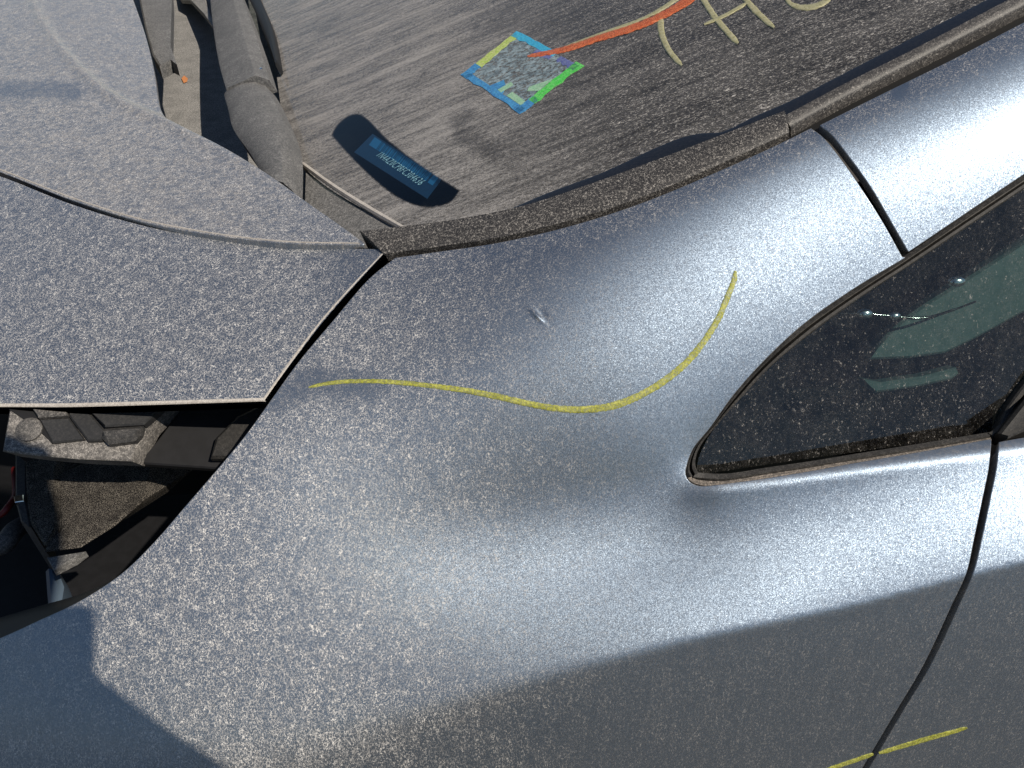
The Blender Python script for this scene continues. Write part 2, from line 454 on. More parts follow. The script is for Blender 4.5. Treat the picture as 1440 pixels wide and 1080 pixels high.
def plastic_mat(name, col, rough=.6, film=1.0, fleck=1.0, fs=150, streak=None, dustc=None, grain=0):
    b = NB(name)
    v0 = b.coord(); v = b.coord(streak) if streak else v0
    fac, fl = dust_fac(b, v, v0, film, fleck, fs)
    kw = {}
    if grain:
        bp = b.new('ShaderNodeBump'); bp.inputs['Strength'].default_value = .5; bp.inputs['Distance'].default_value = .002
        b.put(bp.inputs['Height'], b.noise(v0, grain, 2)); kw['Normal'] = bp.outputs[0]
    p = b.principled(Base_Color=c4(*col), Roughness=rough, Specular_IOR_Level=.4, **kw)
    dc = dustc or ((.34, .315, .29), (.5, .465, .425))
    dcol = b.mix(b.noise(v0, 40, 2), c4(*dc[0]), c4(*dc[1])); dcol = b.mix(fl, dcol, c4(.72, .67, .6))
    dd = b.principled(Base_Color=dcol, Roughness=.95, Specular_IOR_Level=.1, **kw)
    return b.done(b.mixs(fac, p.outputs[0], dd.outputs[0]))

def glass_mat(name, tint, trans, film, fleck, uv=False, fs=150, rough=.03):
    b = NB(name)
    if uv:
        v = b.coord((.55, 1, 1), uv=True); v2 = b.coord((.2, 1, 1), uv=True)
    else:
        v = b.coord((1, 1, .55)); v2 = b.coord((1, 1, .1))
    fac, fl = dust_fac(b, v, v2, film, fleck, fs, .05 if uv else .13)
    if uv:   # rain-washed runs down the slope
        st = b.noise(v2, 75, 4, .65); fac = b.math('MULTIPLY', fac, b.ss(st, .28, .7, .5, 1.2), True)
        st2 = b.noise(v2, 16, 3, .6); fac = b.math('ADD', fac, b.math('MULTIPLY', b.math('MULTIPLY', b.ss(st2, .45, .7), b.attr('dust')), .28), True)
    else:
        st = b.noise(v2, 60, 3, .6); fac = b.math('MULTIPLY', fac, b.ss(st, .3, .6, .45, 1.1), True)
    tr = b.new('ShaderNodeBsdfTransparent'); tr.inputs[0].default_value = c4(*trans)
    gl = b.new('ShaderNodeBsdfGlossy'); gl.inputs['Roughness'].default_value = rough; gl.inputs[0].default_value = c4(*tint)
    lw = b.new('ShaderNodeLayerWeight')      # Schlick reflectance, the same from both sides of the pane
    g = b.mixs(b.math('ADD', .045, b.math('MULTIPLY', .95, b.math('POWER', lw.outputs['Facing'], 5.0))), tr.outputs[0], gl.outputs[0])
    dcol = b.mix(b.noise(v, 30, 2), c4(.30, .285, .27), c4(.45, .425, .40)); dcol = b.mix(fl, dcol, c4(.66, .62, .57))
    dd = b.new('ShaderNodeBsdfDiffuse'); b.put(dd.inputs[0], dcol)
    return b.done(b.mixs(fac, g, dd.outputs[0]))
def simple_mat(name, col, rough=.6, col2=None, scale=200, metallic=0.0, spec=.4):
    b = NB(name); v = b.coord()
    base = b.mix(b.ss(b.noise(v, scale, 3, .6), .35, .65), c4(*col), c4(*(col2 or col)))
    return b.done(b.principled(Base_Color=base, Roughness=rough, Metallic=metallic, Specular_IOR_Level=spec).outputs[0])
def marker_mat(name, c1, c2, holes=.1):
    b = NB(name); v = b.coord()
    base = b.mix(b.ss(b.noise(v, 160, 3, .6), .3, .7), c4(*c1), c4(*c2))
    p = b.principled(Base_Color=base, Roughness=.55)
    tr = b.new('ShaderNodeBsdfTransparent')
    h = b.ss(b.noise(v, 420, 3, .7), .62 - holes, .72 - holes * .5)
    return b.done(b.mixs(b.math('MULTIPLY', h, .55), p.outputs[0], tr.outputs[0]))
def foam_mat(name):
    b = NB(name); v = b.coord()
    n = b.noise(v, 850, 3, .75); m = b.noise(v, 60, 2)
    col = b.mix(b.math('MULTIPLY', b.ss(n, .46, .62), b.ss(m, .2, .7, .45, 1.0)), c4(.014, .013, .013), c4(.25, .225, .19))
    bp = b.new('ShaderNodeBump'); bp.inputs['Strength'].default_value = .9; bp.inputs['Distance'].default_value = .003; b.put(bp.inputs['Height'], b.noise(v, 480, 3, .7))
    return b.done(b.principled(Base_Color=col, Roughness=.95, Specular_IOR_Level=.1, Normal=bp.outputs[0]).outputs[0])
def shell_mat(name, col):   # inner dark surfaces
    return simple_mat(name, col, .7, tuple(c * 1.5 for c in col), 60)

M = dict(
    paint=paint_mat('blue_grey_metallic_paint'),
    trim=plastic_mat('dusty_black_trim', (.012, .012, .014), .5, 1.0, 1.0, 190),
    cowl=plastic_mat('dusty_cowl_plastic', (.03, .032, .034), .7, 1.5, .5, 170, None, ((.40, .39, .375), (.56, .54, .515))),
    bay=plastic_mat('dusty_bay_plastic', (.015, .016, .018), .6, 1.2, .5),
    foam=foam_mat('coarse_black_foam'),
    rubber=plastic_mat('black_rubber', (.008, .008, .008), .55, .4, .15),
    sill=plastic_mat('tan_dust_on_sill', (.03, .03, .03), .7, 1.7, .3, 150, None, ((.33, .28, .235), (.46, .4, .345))),
    ws=glass_mat('dusty_windshield_glass', (.42, .46, .5), (.75, .82, .82), 1.8, 1.0, True),
    qglass=glass_mat('dusty_tinted_glass', (1, 1, 1), (.55, .66, .64), .45, .55, False, 165),
    black=shell_mat('matt_black', (.006, .006, .007)),
    dash=simple_mat('dashboard_black', (.004, .004, .0045), .9, (.007, .007, .0075), 60, spec=.02),
    yellow=marker_mat('yellow_paint_pen', (.33, .34, .03), (.52, .52, .12), .26),
    orange=marker_mat('orange_paint_pen', (.55, .10, .03), (.70, .20, .08), .2),
    khaki=marker_mat('pale_khaki_paint_pen', (.34, .32, .16), (.46, .43, .27)),
    shadow_band=plastic_mat('gloss_black_shadow_band', (.006, .007, .01), .12, .5, .5),  # dark gloss for the painted pillar shadow
    gloss=simple_mat('gloss_black_glint_rail', (.01, .01, .01), .08, spec=.8),
    chrome=simple_mat('polished_metal', (.7, .72, .74), .12, metallic=1.0),
)

# ------------------------------------------------------------------ things
def empty(name, loc, label, cat, group=None):
    o = bpy.data.objects.new(name, None); sc.collection.objects.link(o); o.location = loc
    o.empty_display_size = .2
    o['label'] = label; o['category'] = cat
    if group: o['group'] = group
    return o
car = empty('car', ROOT, 'dusty blue grey car with yellow pen lines on its fender and no headlamp', 'car')

# amounts of dust over the body (heavier towards the nose, and on flat tops)
def body_dust(px, py):
    d = .24 - .11 * sstep(450, 1000, px)
    d = d + .10 * sstep(520, 900, py) * sstep(900, 300, px)
    low = np.interp(px, [300, 450, 700, 950, 1200, 1400, 1680], [1120, 1060, 985, 905, 852, 800, 740])
    d = d * (1 - .55 * sstep(0, 40, py - low))
    y0 = np.interp(px, MOLD[:, 0], MOLD[:, 1])
    d = d * (1 - .35 * sstep(60, 10, py - y0) * sstep(520, 700, px))
    sd = py - np.interp(px, SILL[:, 0], SILL[:, 1]); d = d + .42 * np.exp(-((sd - 17) / 7) ** 2) * sstep(955, 1000, px)
    return np.clip(d, .1, 1)
def body_fleck(px, py):
    f = .95 - .78 * sstep(430, 980, px)
    y0 = np.interp(px, MOLD[:, 0], MOLD[:, 1])
    f = np.maximum(f, .55 * sstep(70, 20, py - y0) * sstep(520, 620, px))
    low = np.interp(px, [300, 450, 700, 950, 1200, 1400, 1680], [1120, 1060, 985, 905, 852, 800, 740])
    f = np.maximum(f * (1 - .3 * sstep(0, 40, py - low)), .22 * sstep(0, 30, py - low))
    f = f * (1 - .6 * sstep(34, 4, dist_poly(np.array([(390, 560), (440, 535), (520, 545)], float), px, py, False)))
    f = f * (1 - .95 * sstep(13, 7, dist_poly(np.array([(1268, 108), (1265, 132)], float), px, py, False)))
    return np.clip(f, 0, 1)

GAP_F = [(556,363),(520,392),(470,450),(420,510),(384,560)]           # fender side of the bonnet gap
ARC = [(384,560),(345,614),(300,668),(262,712),(215,766),(170,809),(110,848),(55,874),(0,899),(-120,945),(-225,976)]
SEAM_F = [(1393,618),(1390,655),(1381,700),(1369,757),(1358,806),(1338,850),(1298,935),(1259,1001),(1224,1060),(1170,1150),(1092,1290)]
WIN_UP = [(1003,683.5),(983,684.5),(969,678.5),(963,668),(964.5,656),(974,631),(998,601),(1027,560),(1064,517),(1126,458),(1196,408),(1272,362)]
PIL_F = [(1268,362),(1240,312),(1210,265),(1180,222),(1155,192),(1140,181)]
MOLD_F = [(1138,182),(1100,201),(1000,246),(900,287),(800,319),(700,342),(620,354),(556,363)]
SILL_F = [(1003,683.5),(1079,673),(1140,663),(1200,652),(1300,635),(1393,618)]
fender = panel('fender', outline(GAP_F, ARC, [(-225,976),(-225,1290)], [(-225,1290),(1092,1290)], SEAM_F[::-1], SILL_F[::-1], WIN_UP, PIL_F, MOLD_F),
               skin, M['paint'], car, dust=body_dust, fleck=body_fleck,
               extra=np.array([(x, y) for x in np.arange(725, 790, 2.5) for y in np.arange(415, 475, 2.5)]))
PIL = outline([(1154,176),(1168,186),(1195,220),(1225,262),(1252,308),(1278,353)], [(1278,353),(1330,318),(1440,244),(1690,80)], [(1690,80),(1690,-94)], [(1690,-94),(1440,32),(1340,84),(1240,133),(1154,176)])
panel('windshield_pillar', PIL, skin, M['paint'], car, dust=body_dust, fleck=body_fleck)
SEAM_D = [(1406,622),(1403,655),(1394,700),(1382,757),(1370,806),(1350,852),(1309,938),(1269,1004),(1234,1063),(1182,1150),(1104,1290)]
door = panel('front_door', outline([(1672,587),(1440,616),(1406,622)], SEAM_D, [(1104,1290),(1672,1290)], [(1672,1290),(1672,587)]),
      skin, M['paint'], car, dust=body_dust, fleck=body_fleck)
# bonnet outer strip (bluish band) in front of the fender gap
BAND = outline([(-230,196),(-60,232),(0,248),(100,287),(200,317),(300,336),(400,346),(480,349),(545,351)], [(545,351),(507,392),(456,450),(410,510),(371,563)], [(371,563),(250,566),(100,570),(0,571),(-230,572)], [(-230,572),(-230,196)])
def band_d(px, py): return np.full(np.shape(px), .62) * (1 - .45 * sstep(545, 380, px) * sstep(545, 420, px) * 0)
panel('bonnet_side', BAND, skin, M['paint'], car, dust=lambda x, y: .16 + 0 * x, fleck=lambda x, y: .95 - .5 * sstep(420, 540, x), depth=.02, rad=.0028, rimdust=2.2)

M['dustrim'] = plastic_mat('packed_pale_dust', (.30, .27, .24), .9, 2.2, .6, 190, None, ((.50, .46, .41), (.74, .69, .63)))
bside = bpy.data.objects['bonnet_side']
strip('edge_dust', [(-228,569),(0,567.5),(100,567),(250,563),(372,559.5)], [(-228,573.5),(0,572.5),(100,572),(250,568),(373,564.5)],
      skin, [(0,.0002),(.3,.0007),(.7,.0006),(1,-.0008),(1,-.004)], M['dustrim'], bside, step=3, dust=.9, fleck=.9)
strip('edge_dust', [(370,560),(407,508),(453,448),(504,391),(542,352)], [(372,563.5),(410,510.5),(455,450),(506,392.5),(543.5,352)],
      skin, [(0,.0002),(.3,.0006),(.7,.0005),(1,-.0008),(1,-.004)], M['dustrim'], bside, step=3, dust=.7, fleck=.9)

# ------------------------------------------------------------------ bonnet top
p_h, n_h = skin(np.array([300.]), np.array([331.])); p_h = p_h[0] + np.array([0, 0, .006])
RIDGE = np.array([(20,-220),(38,-60),(46,0),(58,30),(80,62),(110,97),(145,128),(185,152),(232,172),(300,206),(380,254)], float)
H0 = plane(p_h, (-.10, -.06, .99))
def bonnet_pt(px, py):
    p, n = H0(px, py)
    # right of the crease the sheet falls away to the cowl
    d = dist_poly(RIDGE, px, py, False)
    xr = np.interp(py, RIDGE[:, 1], RIDGE[:, 0])
    s = np.where(px > xr, 1, -1) * d
    k = 9.0; soft = k * np.log1p(np.exp(np.clip(s / k, -30, 30)))
    fade = sstep(380, 230, px)
    bump = 13.0 * np.exp(-(s / 7.0) ** 2)
    return p + np.array([0, 0, 1.0]) * ((-soft * .00022 + bump * .0005) * fade)[..., None]
def bonnet(px, py):
    px = np.asarray(px, float); py = np.asarray(py, float)
    tx = bonnet_pt(px + 1, py) - bonnet_pt(px - 1, py); ty = bonnet_pt(px, py + 1) - bonnet_pt(px, py - 1)
    return bonnet_pt(px, py), unit(np.cross(ty, tx))
def grow2(line, r):
    t = np.gradient(line, axis=0); t = t / np.hypot(*t.T)[:, None]
    return line + np.stack([-t[:, 1], t[:, 0]], 1) * r
TOP = outline([(-230,182),(-60,222),(0,241),(100,280),(200,311),(300,330),(400,341),(460,343),(513,343)], [(513,343),(470,312),(430,284),(380,248),(322,212),(270,186),(234,168)], [(234,168),(224,150),(212,85),(201,40),(188,0),(165,-60),(120,-160)], [(120,-160),(-230,-160)], [(-230,-160),(-230,182)])
SMUDGE = np.array([(-60,128),(0,128),(60,126),(105,128)], float)
def top_d(px, py):
    d = 1.15 - .6 * sstep(300, 480, px) + .5 * np.exp(-(dist_poly(RIDGE, px, py, False) / 9) ** 2) * sstep(330, 200, px)
    return d * (1 - .6 * sstep(16, 6, dist_poly(SMUDGE, px, py, False)))
panel('bonnet', TOP, bonnet, M['paint'], car, step=7, extra=np.vstack([grow2(spline(RIDGE, 4), r) for r in np.arange(-15, 16, 2.5)]), dust=top_d, fleck=lambda x, y: .95 + 0 * x - .3 * sstep(16, 6, dist_poly(SMUDGE, x, y, False)), depth=.012)

strip('edge_dust', [(-60,219),(0,237.5),(100,276.5),(200,307.5),(300,327),(400,338.5),(500,341.5)], [(-60,221.5),(0,240),(100,279),(200,310),(300,329),(400,340.5),(508,343)],
      bonnet, [(0,.0002),(.3,.0009),(.7,.0009),(1,-.001),(1,-.004)], M['dustrim'], bpy.data.objects['bonnet'], step=3, dust=.55, fleck=.9)
# ------------------------------------------------------------------ windshield and what shows through it
ws_surf = plane(WS_P - WS_N * .034, WS_N)
E1 = unit(np.array([0, 0, -1.0]) - (-WS_N[2]) * WS_N); E2 = np.cross(WS_N, E1)
WIPE = outline([(466,190),(474,176),(488,164),(503,160),(515,166),(545,196),(600,238),(647,268)], [(647,268),(634,284),(612,291),(588,290),(556,276),(520,247),(490,217),(466,190)], step=4)
def wipe_in(px, py, soft=1.6):
    d = dist_poly(WIPE, px, py); s = np.where(inside(WIPE, px, py), -d, d)
    return sstep(soft, -soft, s)
def grow(poly, r):
    c = poly.mean(0); t = np.roll(poly, -1, 0) - np.roll(poly, 1, 0); t = t / np.hypot(*t.T)[:, None]
    o = np.stack([t[:, 1], -t[:, 0]], 1); 
    if ((poly - c) * o).sum() < 0: o = -o
    return poly + o * r
ws_extra = np.vstack([grow(WIPE, r) for r in (-2.5, -1.2, 0, 1.2, 2.5)])
SMEARS = [((640,170),(660,160),16),((650,190),(690,215),22),((820,300),(1100,190),0),((520,40),(560,55),0),((667,38),(672,35),7),((585,108),(600,104),6)]
def ws_d(px, py):
    d = 1.6 - 1.32 * sstep(380, 940, px - (py - 150) * .35)
    for a, b_, r in SMEARS:
        if r: d = d * (1 - .5 * sstep(r, r * .3, dist_poly(np.array([a, b_], float), px, py, False)))
    d = np.clip(d + .25 * sstep(40, 5, py - (240 + (px - 450) * .62)) * 0, 0, 1)
    return d * (1 - wipe_in(px, py))
def ws_f(px, py): return (.35 + .5 * sstep(450, 1000, px)) * (1 - wipe_in(px, py))
WS = outline([(300,-195),(380,60),(420,225),(575,330)], [(575,330),(640,325),(740,305),(900,250),(1105,178),(1240,115),(1440,18),(1690,-105)], [(1690,-105),(1690,-195)], [(1690,-195),(300,-195)])
windshield = panel('windshield', WS, ws_surf, M['ws'], car, step=9, dust=ws_d, fleck=ws_f, extra=ws_extra, axes=(E1, E2), depth=.005, rad=.0005, rimdust=.0)
dash_surf = plane(WS_P - WS_N * .072, WS_N)
slab('dashboard', [(300,-190),(430,200),(560,330),(900,260),(1240,110),(1500,-60),(1600,-190)], dash_surf, M['dash'], car, h=.03, dust=0, fleck=0)

# identification plate under the glass
vp_surf = plane(WS_P - WS_N * .042, WS_N)
M['plate'] = simple_mat('vin_plate_blue', (.006, .034, .085), .5, (.007, .04, .10)); M['ink'] = simple_mat('vin_plate_print', (.02, .15, .34), .5)
M['ink2'] = simple_mat('vin_plate_letters', (.50, .82, .95), .5)
vin = slab('identification_plate', [(524,188),(622,250),(600,279),(498,214)], vp_surf, M['plate'], car, h=.0012, bev=.0003)
def quad_at(s, A, B, C_, D_, u0, u1, v0, v1):
    q = []
    for u, v in ((u0, v0), (u1, v0), (u1, v1), (u0, v1)):
        a = np.array(A) * (1-u) + np.array(B) * u; d = np.array(D_) * (1-u) + np.array(C_) * u; q.append(a * (1-v) + d * v)
    q = np.array(q); return s(q[:, 0], q[:, 1])[0]
def thin_boxes(name, quads, n, h, mat, parent):
    V = []; F = []
    for Q in quads:
        k = len(V)
        if np.cross(Q[1] - Q[0], Q[2] - Q[1]) @ n < 0: Q = Q[::-1]
        V += list(Q) + list(Q + n * h)
        F += [(k+4, k+5, k+6, k+7)] + [(k+i, k+(i+1) % 4, k+4+(i+1) % 4, k+4+i) for i in range(4)]
    return make(name, np.array(V), F, mat, parent, sharp=20)
g = random.Random(3); bars = []; u = .12
Aq, Bq, Cq, Dq = (527,193), (617,250), (608,261), (519,204)
lv = lift(vp_surf, .0002)
bars.append(quad_at(lv, Aq, Bq, Cq, Dq, 0, .11, 0, 1)); 
while u < .9:
    w = g.choice((.006, .006, .012, .018)); bars.append(quad_at(lv, Aq, Bq, Cq, Dq, u, u + w, 0, 1)); u += w + g.choice((.007, .007, .013))
bars.append(quad_at(lv, Aq, Bq, Cq, Dq, .925, 1, 0, 1))
thin_boxes('barcode', bars, WS_N, .0002, M['ink'], vin)
def text_on(name, body, p_a, p_b, surf, mat, parent, hscale=1.0, lift_h=.0006):
    cu = bpy.data.curves.new(name, 'FONT'); cu.body = body; cu.size = 1; cu.align_x = 'LEFT'; cu.extrude = .01; cu.space_character = 1.25; cu.offset = -.012
    o = bpy.data.objects.new('t', cu); sc.collection.objects.link(o)
    dg = bpy.context.evaluated_depsgraph_get(); me = bpy.data.meshes.new_from_object(o.evaluated_get(dg))
    bpy.data.objects.remove(o)
    co = np.zeros(len(me.vertices) * 3); me.vertices.foreach_get('co', co); co = co.reshape(-1, 3)
    w = co[:, 0].max(); P, N = surf(np.array([p_a[0], p_b[0]], float), np.array([p_a[1], p_b[1]], float))
    ex = P[1] - P[0]; L = np.linalg.norm(ex); ex = ex / L; n = unit(N.mean(0)); ey = np.cross(n, ex); s = L / w
    q = P[0] + co[:, :1] * s * ex + co[:, 1:2] * s * hscale * ey + n * (lift_h + co[:, 2:3] * s * .3)
    me.vertices.foreach_set('co', (q - np.array(ROOT)).ravel().astype(np.float32))
    return link(name, me, mat, parent)
text_on('number_lettering', '1N4AZ0CP8FC304636', (528,219), (589,261), vp_surf, M['ink2'], vin, 1.25)

# ------------------------------------------------------------------ sticker and pen marks on the windshield
wsl = lift(ws_surf, .0006)
S_T, S_R, S_B, S_L = (727,44), (820,92), (732,161), (648,106)      # top, right, bottom, left corners
def sq(u, v):   # u: top->right, v: top->left
    return (np.array(S_T) * (1-u) * (1-v) + np.array(S_R) * u * (1-v) + np.array(S_L) * (1-u) * v + np.array(S_B) * u * v)
def sticker_mat():
    b = NB('torn_holographic_sticker'); v = b.coord()
    c = b.mix(b.ss(b.noise(v, 60, 4, .7), .35, .65), c4(.13, .17, .19), c4(.34, .42, .44))
    c = b.mix(b.ss(b.noise(v, 130, 4, .7), .52, .7), c, c4(.10, .065, .05))
    p = b.principled(Base_Color=c, Roughness=.5)
    tr = b.new('ShaderNodeBsdfTransparent')
    return b.done(b.mixs(b.ss(b.noise(v, 110, 5, .75), .48, .56, 0, .85), p.outputs[0], tr.outputs[0]))
M['st_body'] = sticker_mat()
for k, a, b_ in (('st_blue', (.03, .22, .55), (.06, .42, .78)), ('st_cyan', (.02, .42, .75), (.05, .6, .85)), ('st_green', (.03, .75, .04), (.22, .8, .18)), ('st_yellow', (.5, .7, .08), (.75, .8, .3)), ('st_pale', (.3, .62, .36), (.5, .75, .5)), ('st_violet', (.10, .12, .38), (.2, .24, .5))):
    M[k] = marker_mat(k.replace('st_', 'holographic_'), tuple(.8*x+.02 for x in a), tuple(.75*x+.04 for x in b_), .14)
SM = ['st_body', 'st_blue', 'st_cyan', 'st_green', 'st_yellow', 'st_pale', 'st_violet']
def sticker():
    V = []; F = []; fm = []; g = random.Random(5)
    def patch(uv, mi, h, rag=.012):
        P = np.array([sq(u + g.uniform(-rag, rag), v + g.uniform(-rag, rag)) for u, v in uv])
        p, n = lift(ws_surf, h)(P[:, 0], P[:, 1]); k = len(V); V.extend(p); m = len(p)
        V.extend(p - WS_N * .0004)
        f = tuple(range(k, k + m)); c = sum(np.cross(p[i] - p.mean(0), p[(i+1) % m] - p.mean(0)) for i in range(m))
        F.append(f if c @ WS_N > 0 else f[::-1]); fm.append(mi)
        for i in range(m): F.append((k+i, k+(i+1) % m, k+m+(i+1) % m, k+m+i)); fm.append(mi)
    def bar(a, b2, w0, w1, side, mi, h=.0009):
        n = 9; e = []; f_ = []
        for i in range(n + 1):
            q = a + (b2 - a) * i / n
            e.append((q, w0)); f_.append((q, w1 + g.uniform(-.02, .02)))
        pts = e + f_[::-1]
        if side == 'v': pts = [(y, x) for x, y in pts]
        patch(pts, mi, h, .006)
    patch([(.03,.03),(.97,.03),(.97,.97),(.03,.97)], 0, .0005)
    bar(.0, .62, 0, .10, 'u', 2); bar(.4, .62, .08, .17, 'u', 6, .0008); bar(.70, .97, .03, .12, 'u', 6)        # top-right edge
    bar(.06, .74, 0, .085, 'v', 4); bar(.74, 1.0, 0, .10, 'v', 1)                                     # top-left edge
    bar(.0, .78, .90, 1, 'v', 3) ; bar(.70, 1, .90, 1, 'v', 1)                                      # bottom-right edge
    bar(.0, .98, .90, 1, 'u', 1); patch([(.40,.91),(.44,.72),(.56,.80),(.60,.92)], 1, .0008); patch([(.50,.90),(.54,.70),(.60,.72),(.57,.9)], 5, .001)
    patch([(.66,.90),(.66,.80),(.9,.82),(.92,.90)], 5, .0008); patch([(.76,.62),(.88,.36),(.90,.62),(.8,.7)], 5, .0008)
    o = make('sticker', np.array(V), F, [M[k] for k in SM], windshield, fmat=fm, sharp=20)
    o['label'] = 'torn square holographic sticker with blue and green edges'
    return o
sticker()
stroke('pen_line', [(742,80),(790,71),(840,55),(900,36),(945,15),(985,-10)], [5, 8, 9, 10, 11, 11], lift(wsl, .0006), M['orange'], windshield)
stroke('pen_line', [(795,66),(850,46),(910,24),(962,-8)], [3, 4, 5, 6], wsl, M['khaki'], windshield)
stroke('pen_line', [(928,22),(930,45),(940,70),(959,93)], [10, 9, 8, 7], wsl, M['khaki'], windshield)
stroke('pen_line', [(984,-8),(1008,28),(1038,62)], [8, 9, 8], wsl, M['khaki'], windshield)
stroke('pen_line', [(990,35),(1020,22),(1050,5)], [4, 5, 5], lift(wsl, .0004), M['khaki'], windshield)
stroke('pen_line', [(1040,-10),(1062,15),(1089,40)], [8, 9, 7], lift(wsl, .0002), M['khaki'], windshield)
stroke('pen_line', [(1102,-8),(1112,6),(1132,11),(1155,6),(1172,-8)], [7, 7, 8, 8, 7], wsl, M['khaki'], windshield)

# ------------------------------------------------------------------ mouldings
strip('windshield_moulding', [(508,330),(560,324),(640,314),(740,294),(820,268),(920,232),(1010,198),(1103,163)], [(540,358),(620,347),(700,335),(800,311),(900,279),(1000,237),(1060,210),(1110,187)],
      skin, [(0,-.04),(0,.006),(.08,.009),(.5,.0085),(.9,.004),(1,.001),(1,-.012)], M['trim'], car, dust=.2, fleck=.5)
strip('windshield_moulding', [(1098,171),(1180,127),(1280,77),(1400,14),(1480,-28),(1690,-136)], [(1112,180),(1180,143),(1290,87),(1400,31),(1480,-10),(1690,-118)],
      skin, [(0,-.04),(0,.004),(.12,.007),(.5,.0065),(.9,.003),(1,0),(1,-.012)], M['trim'], car, dust=.3, fleck=.35)

strip('pillar_shadow_strip', [(700,303),(770,273),(850,243),(925,208),(962,194),(985,189),(1015,187),(1060,166),(1110,144),(1200,98),(1300,46),(1400,-5),(1500,-57),(1690,-150)],  # dark strip laid along the pillar's shadow band; shade put into colour
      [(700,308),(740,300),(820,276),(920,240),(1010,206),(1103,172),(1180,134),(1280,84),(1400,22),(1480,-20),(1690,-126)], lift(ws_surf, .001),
      [(0,-.003),(0,.0004),(.1,.0008),(.5,.0004),(1,.0004),(1,-.003)], M['shadow_band'], windshield, dust=.10, fleck=.06)

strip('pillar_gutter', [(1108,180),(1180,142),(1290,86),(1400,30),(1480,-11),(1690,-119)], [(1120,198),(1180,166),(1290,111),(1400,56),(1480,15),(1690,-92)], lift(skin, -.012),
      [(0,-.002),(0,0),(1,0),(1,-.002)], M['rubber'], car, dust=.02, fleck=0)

# ------------------------------------------------------------------ quarter window
inner = lift(skin, -.009)
G_UP = [(978,668),(984,640),(1002,606),(1030,570),(1075,520),(1135,468),(1205,418),(1280,368),(1350,322),(1440,262),(1690,95)]
GL = outline(G_UP, [(1690,95),(1690,300)], [(1690,300),(1446,548),(1402,606)], [(1402,606),(1300,622),(1200,636),(1100,650),(1020,662),(978,668)])
def q_f(px, py): return .62 + .2 * sstep(470, 560, py)
# the pane: a gently curved sheet set in behind the body
gp = np.array([(985,640),(1280,380),(1440,280),(1200,600),(1390,590)], float)
P_, _ = inner(gp[:, 0], gp[:, 1]); c_ = P_.mean(0); gn = np.linalg.svd(P_ - c_)[2][2]; gn = gn if gn[1] < 0 else -gn
pane_surf = plane(c_ - gn * .006, gn)
quarter = panel('quarter_window', GL, pane_surf, M['qglass'], car, step=14, depth=.004, rad=.0004, dust=lambda x, y: .22 + 0 * x, fleck=q_f, rimdust=0.)
strip('window_seal', [(969,672),(965,664),(966,655),(975,632),(999,602),(1028,561),(1065,518),(1127,459),(1198,409),(1275,359),(1345,311),(1440,247),(1690,82)],
      [(985,664),(982,658),(982,649),(991,627),(1011,601),(1049,559),(1085,520),(1143,471),(1212,421),(1287,372),(1357,325),(1446,265),(1690,100)],
      inner, [(0,-.004),(0,.006),(.16,.0085),(.34,.006),(.40,-.004),(.60,-.004),(.66,.003),(.85,.004),(1,.001),(1,-.012)], M['rubber'], quarter, step=4, dust=.55, fleck=.3)
strip('window_seal', [(982,662),(1023,661),(1079,652),(1140,643),(1200,633),(1300,617),(1392,602)], [(975,672),(1023,671),(1080,661.5),(1140,652),(1200,642),(1300,626),(1395,609)],
      inner, [(0,-.012),(0,.001),(.15,.003),(.85,.003),(1,.001),(1,-.006)], M['rubber'], quarter, dust=.5, fleck=.2)
strip('window_seal', [(1390,604),(1401,598),(1436,554),(1446,541),(1560,410)], [(1398,608),(1407,604),(1441,562),(1452,549),(1566,418)],
      inner, [(0,-.012),(0,.002),(.2,.004),(.8,.004),(1,.002),(1,-.006)], M['rubber'], quarter, dust=.6, fleck=.2)
strip('window_sill', [(971.5,652),(971,663),(977,671),(1000,671.5),(1023,670),(1080,660),(1140,650.5),(1200,640),(1300,624),(1396,607)], [(964.5,653),(964,667),(970,677.5),(985,683.3),(1003,682.3),(1079,671.8),(1140,661.8),(1200,650.8),(1300,633.8),(1396,617)],
      inner, [(0,-.02),(0,-.002),(.14,.001),(.3,.001),(.5,.002),(.62,.0045),(.85,.0045),(1,.001),(1,-.01)], M['sill'], quarter, step=4, dust=.8, fleck=.3)
slab('mirror_base', [(1404,610),(1444,556),(1560,430),(1690,380),(1690,575),(1440,608),(1418,618)], lift(skin, .002), M['rubber'], car, h=.03, bev=.003, dust=.35, fleck=.2)

# ------------------------------------------------------------------ cowl, wiper and hinge at the foot of the windshield
cowl_z = .75
slab('cowl_tray', [(120,-180),(345,-180),(430,60),(470,250),(520,335),(440,330),(330,240),(230,200),(150,60)], zplane(cowl_z), M['cowl'], car, h=.02, dust=.9, fleck=.3)
slab('cowl_rib', [(240,-60),(257,0),(266,21),(279,22),(300,45),(320,72),(310,40),(290,-5),(270,-60)], lift(ws_surf, .055), M['cowl'], car, h=.015, bev=.004, dust=.9, fleck=.3)
slab('hinge_bracket', [(180,-80),(236,-80),(241,0),(239,62),(248,88),(240,84),(224,92),(214,76),(204,40)], zplane(.93), M['cowl'], car, h=.03, bev=.004, dust=.5, fleck=.3)
slab('cowl_cover', [(428,222),(440,238),(577,328),(545,350),(500,352),(470,330),(425,300)], lift(ws_surf, -.004), M['cowl'], car, h=.02, bev=.002, dust=.62, fleck=.35)
strip('windshield_seal', [(428,229),(470,259),(520,290),(578,324)], [(425,234),(466,264),(516,296),(574,329)], lift(ws_surf, .0), [(0,-.01),(0,.001),(.3,.004),(.7,.004),(1,.001),(1,-.01)], M['dustrim'], car, dust=1.2, fleck=0)
arm_s = lift(ws_surf, .078)
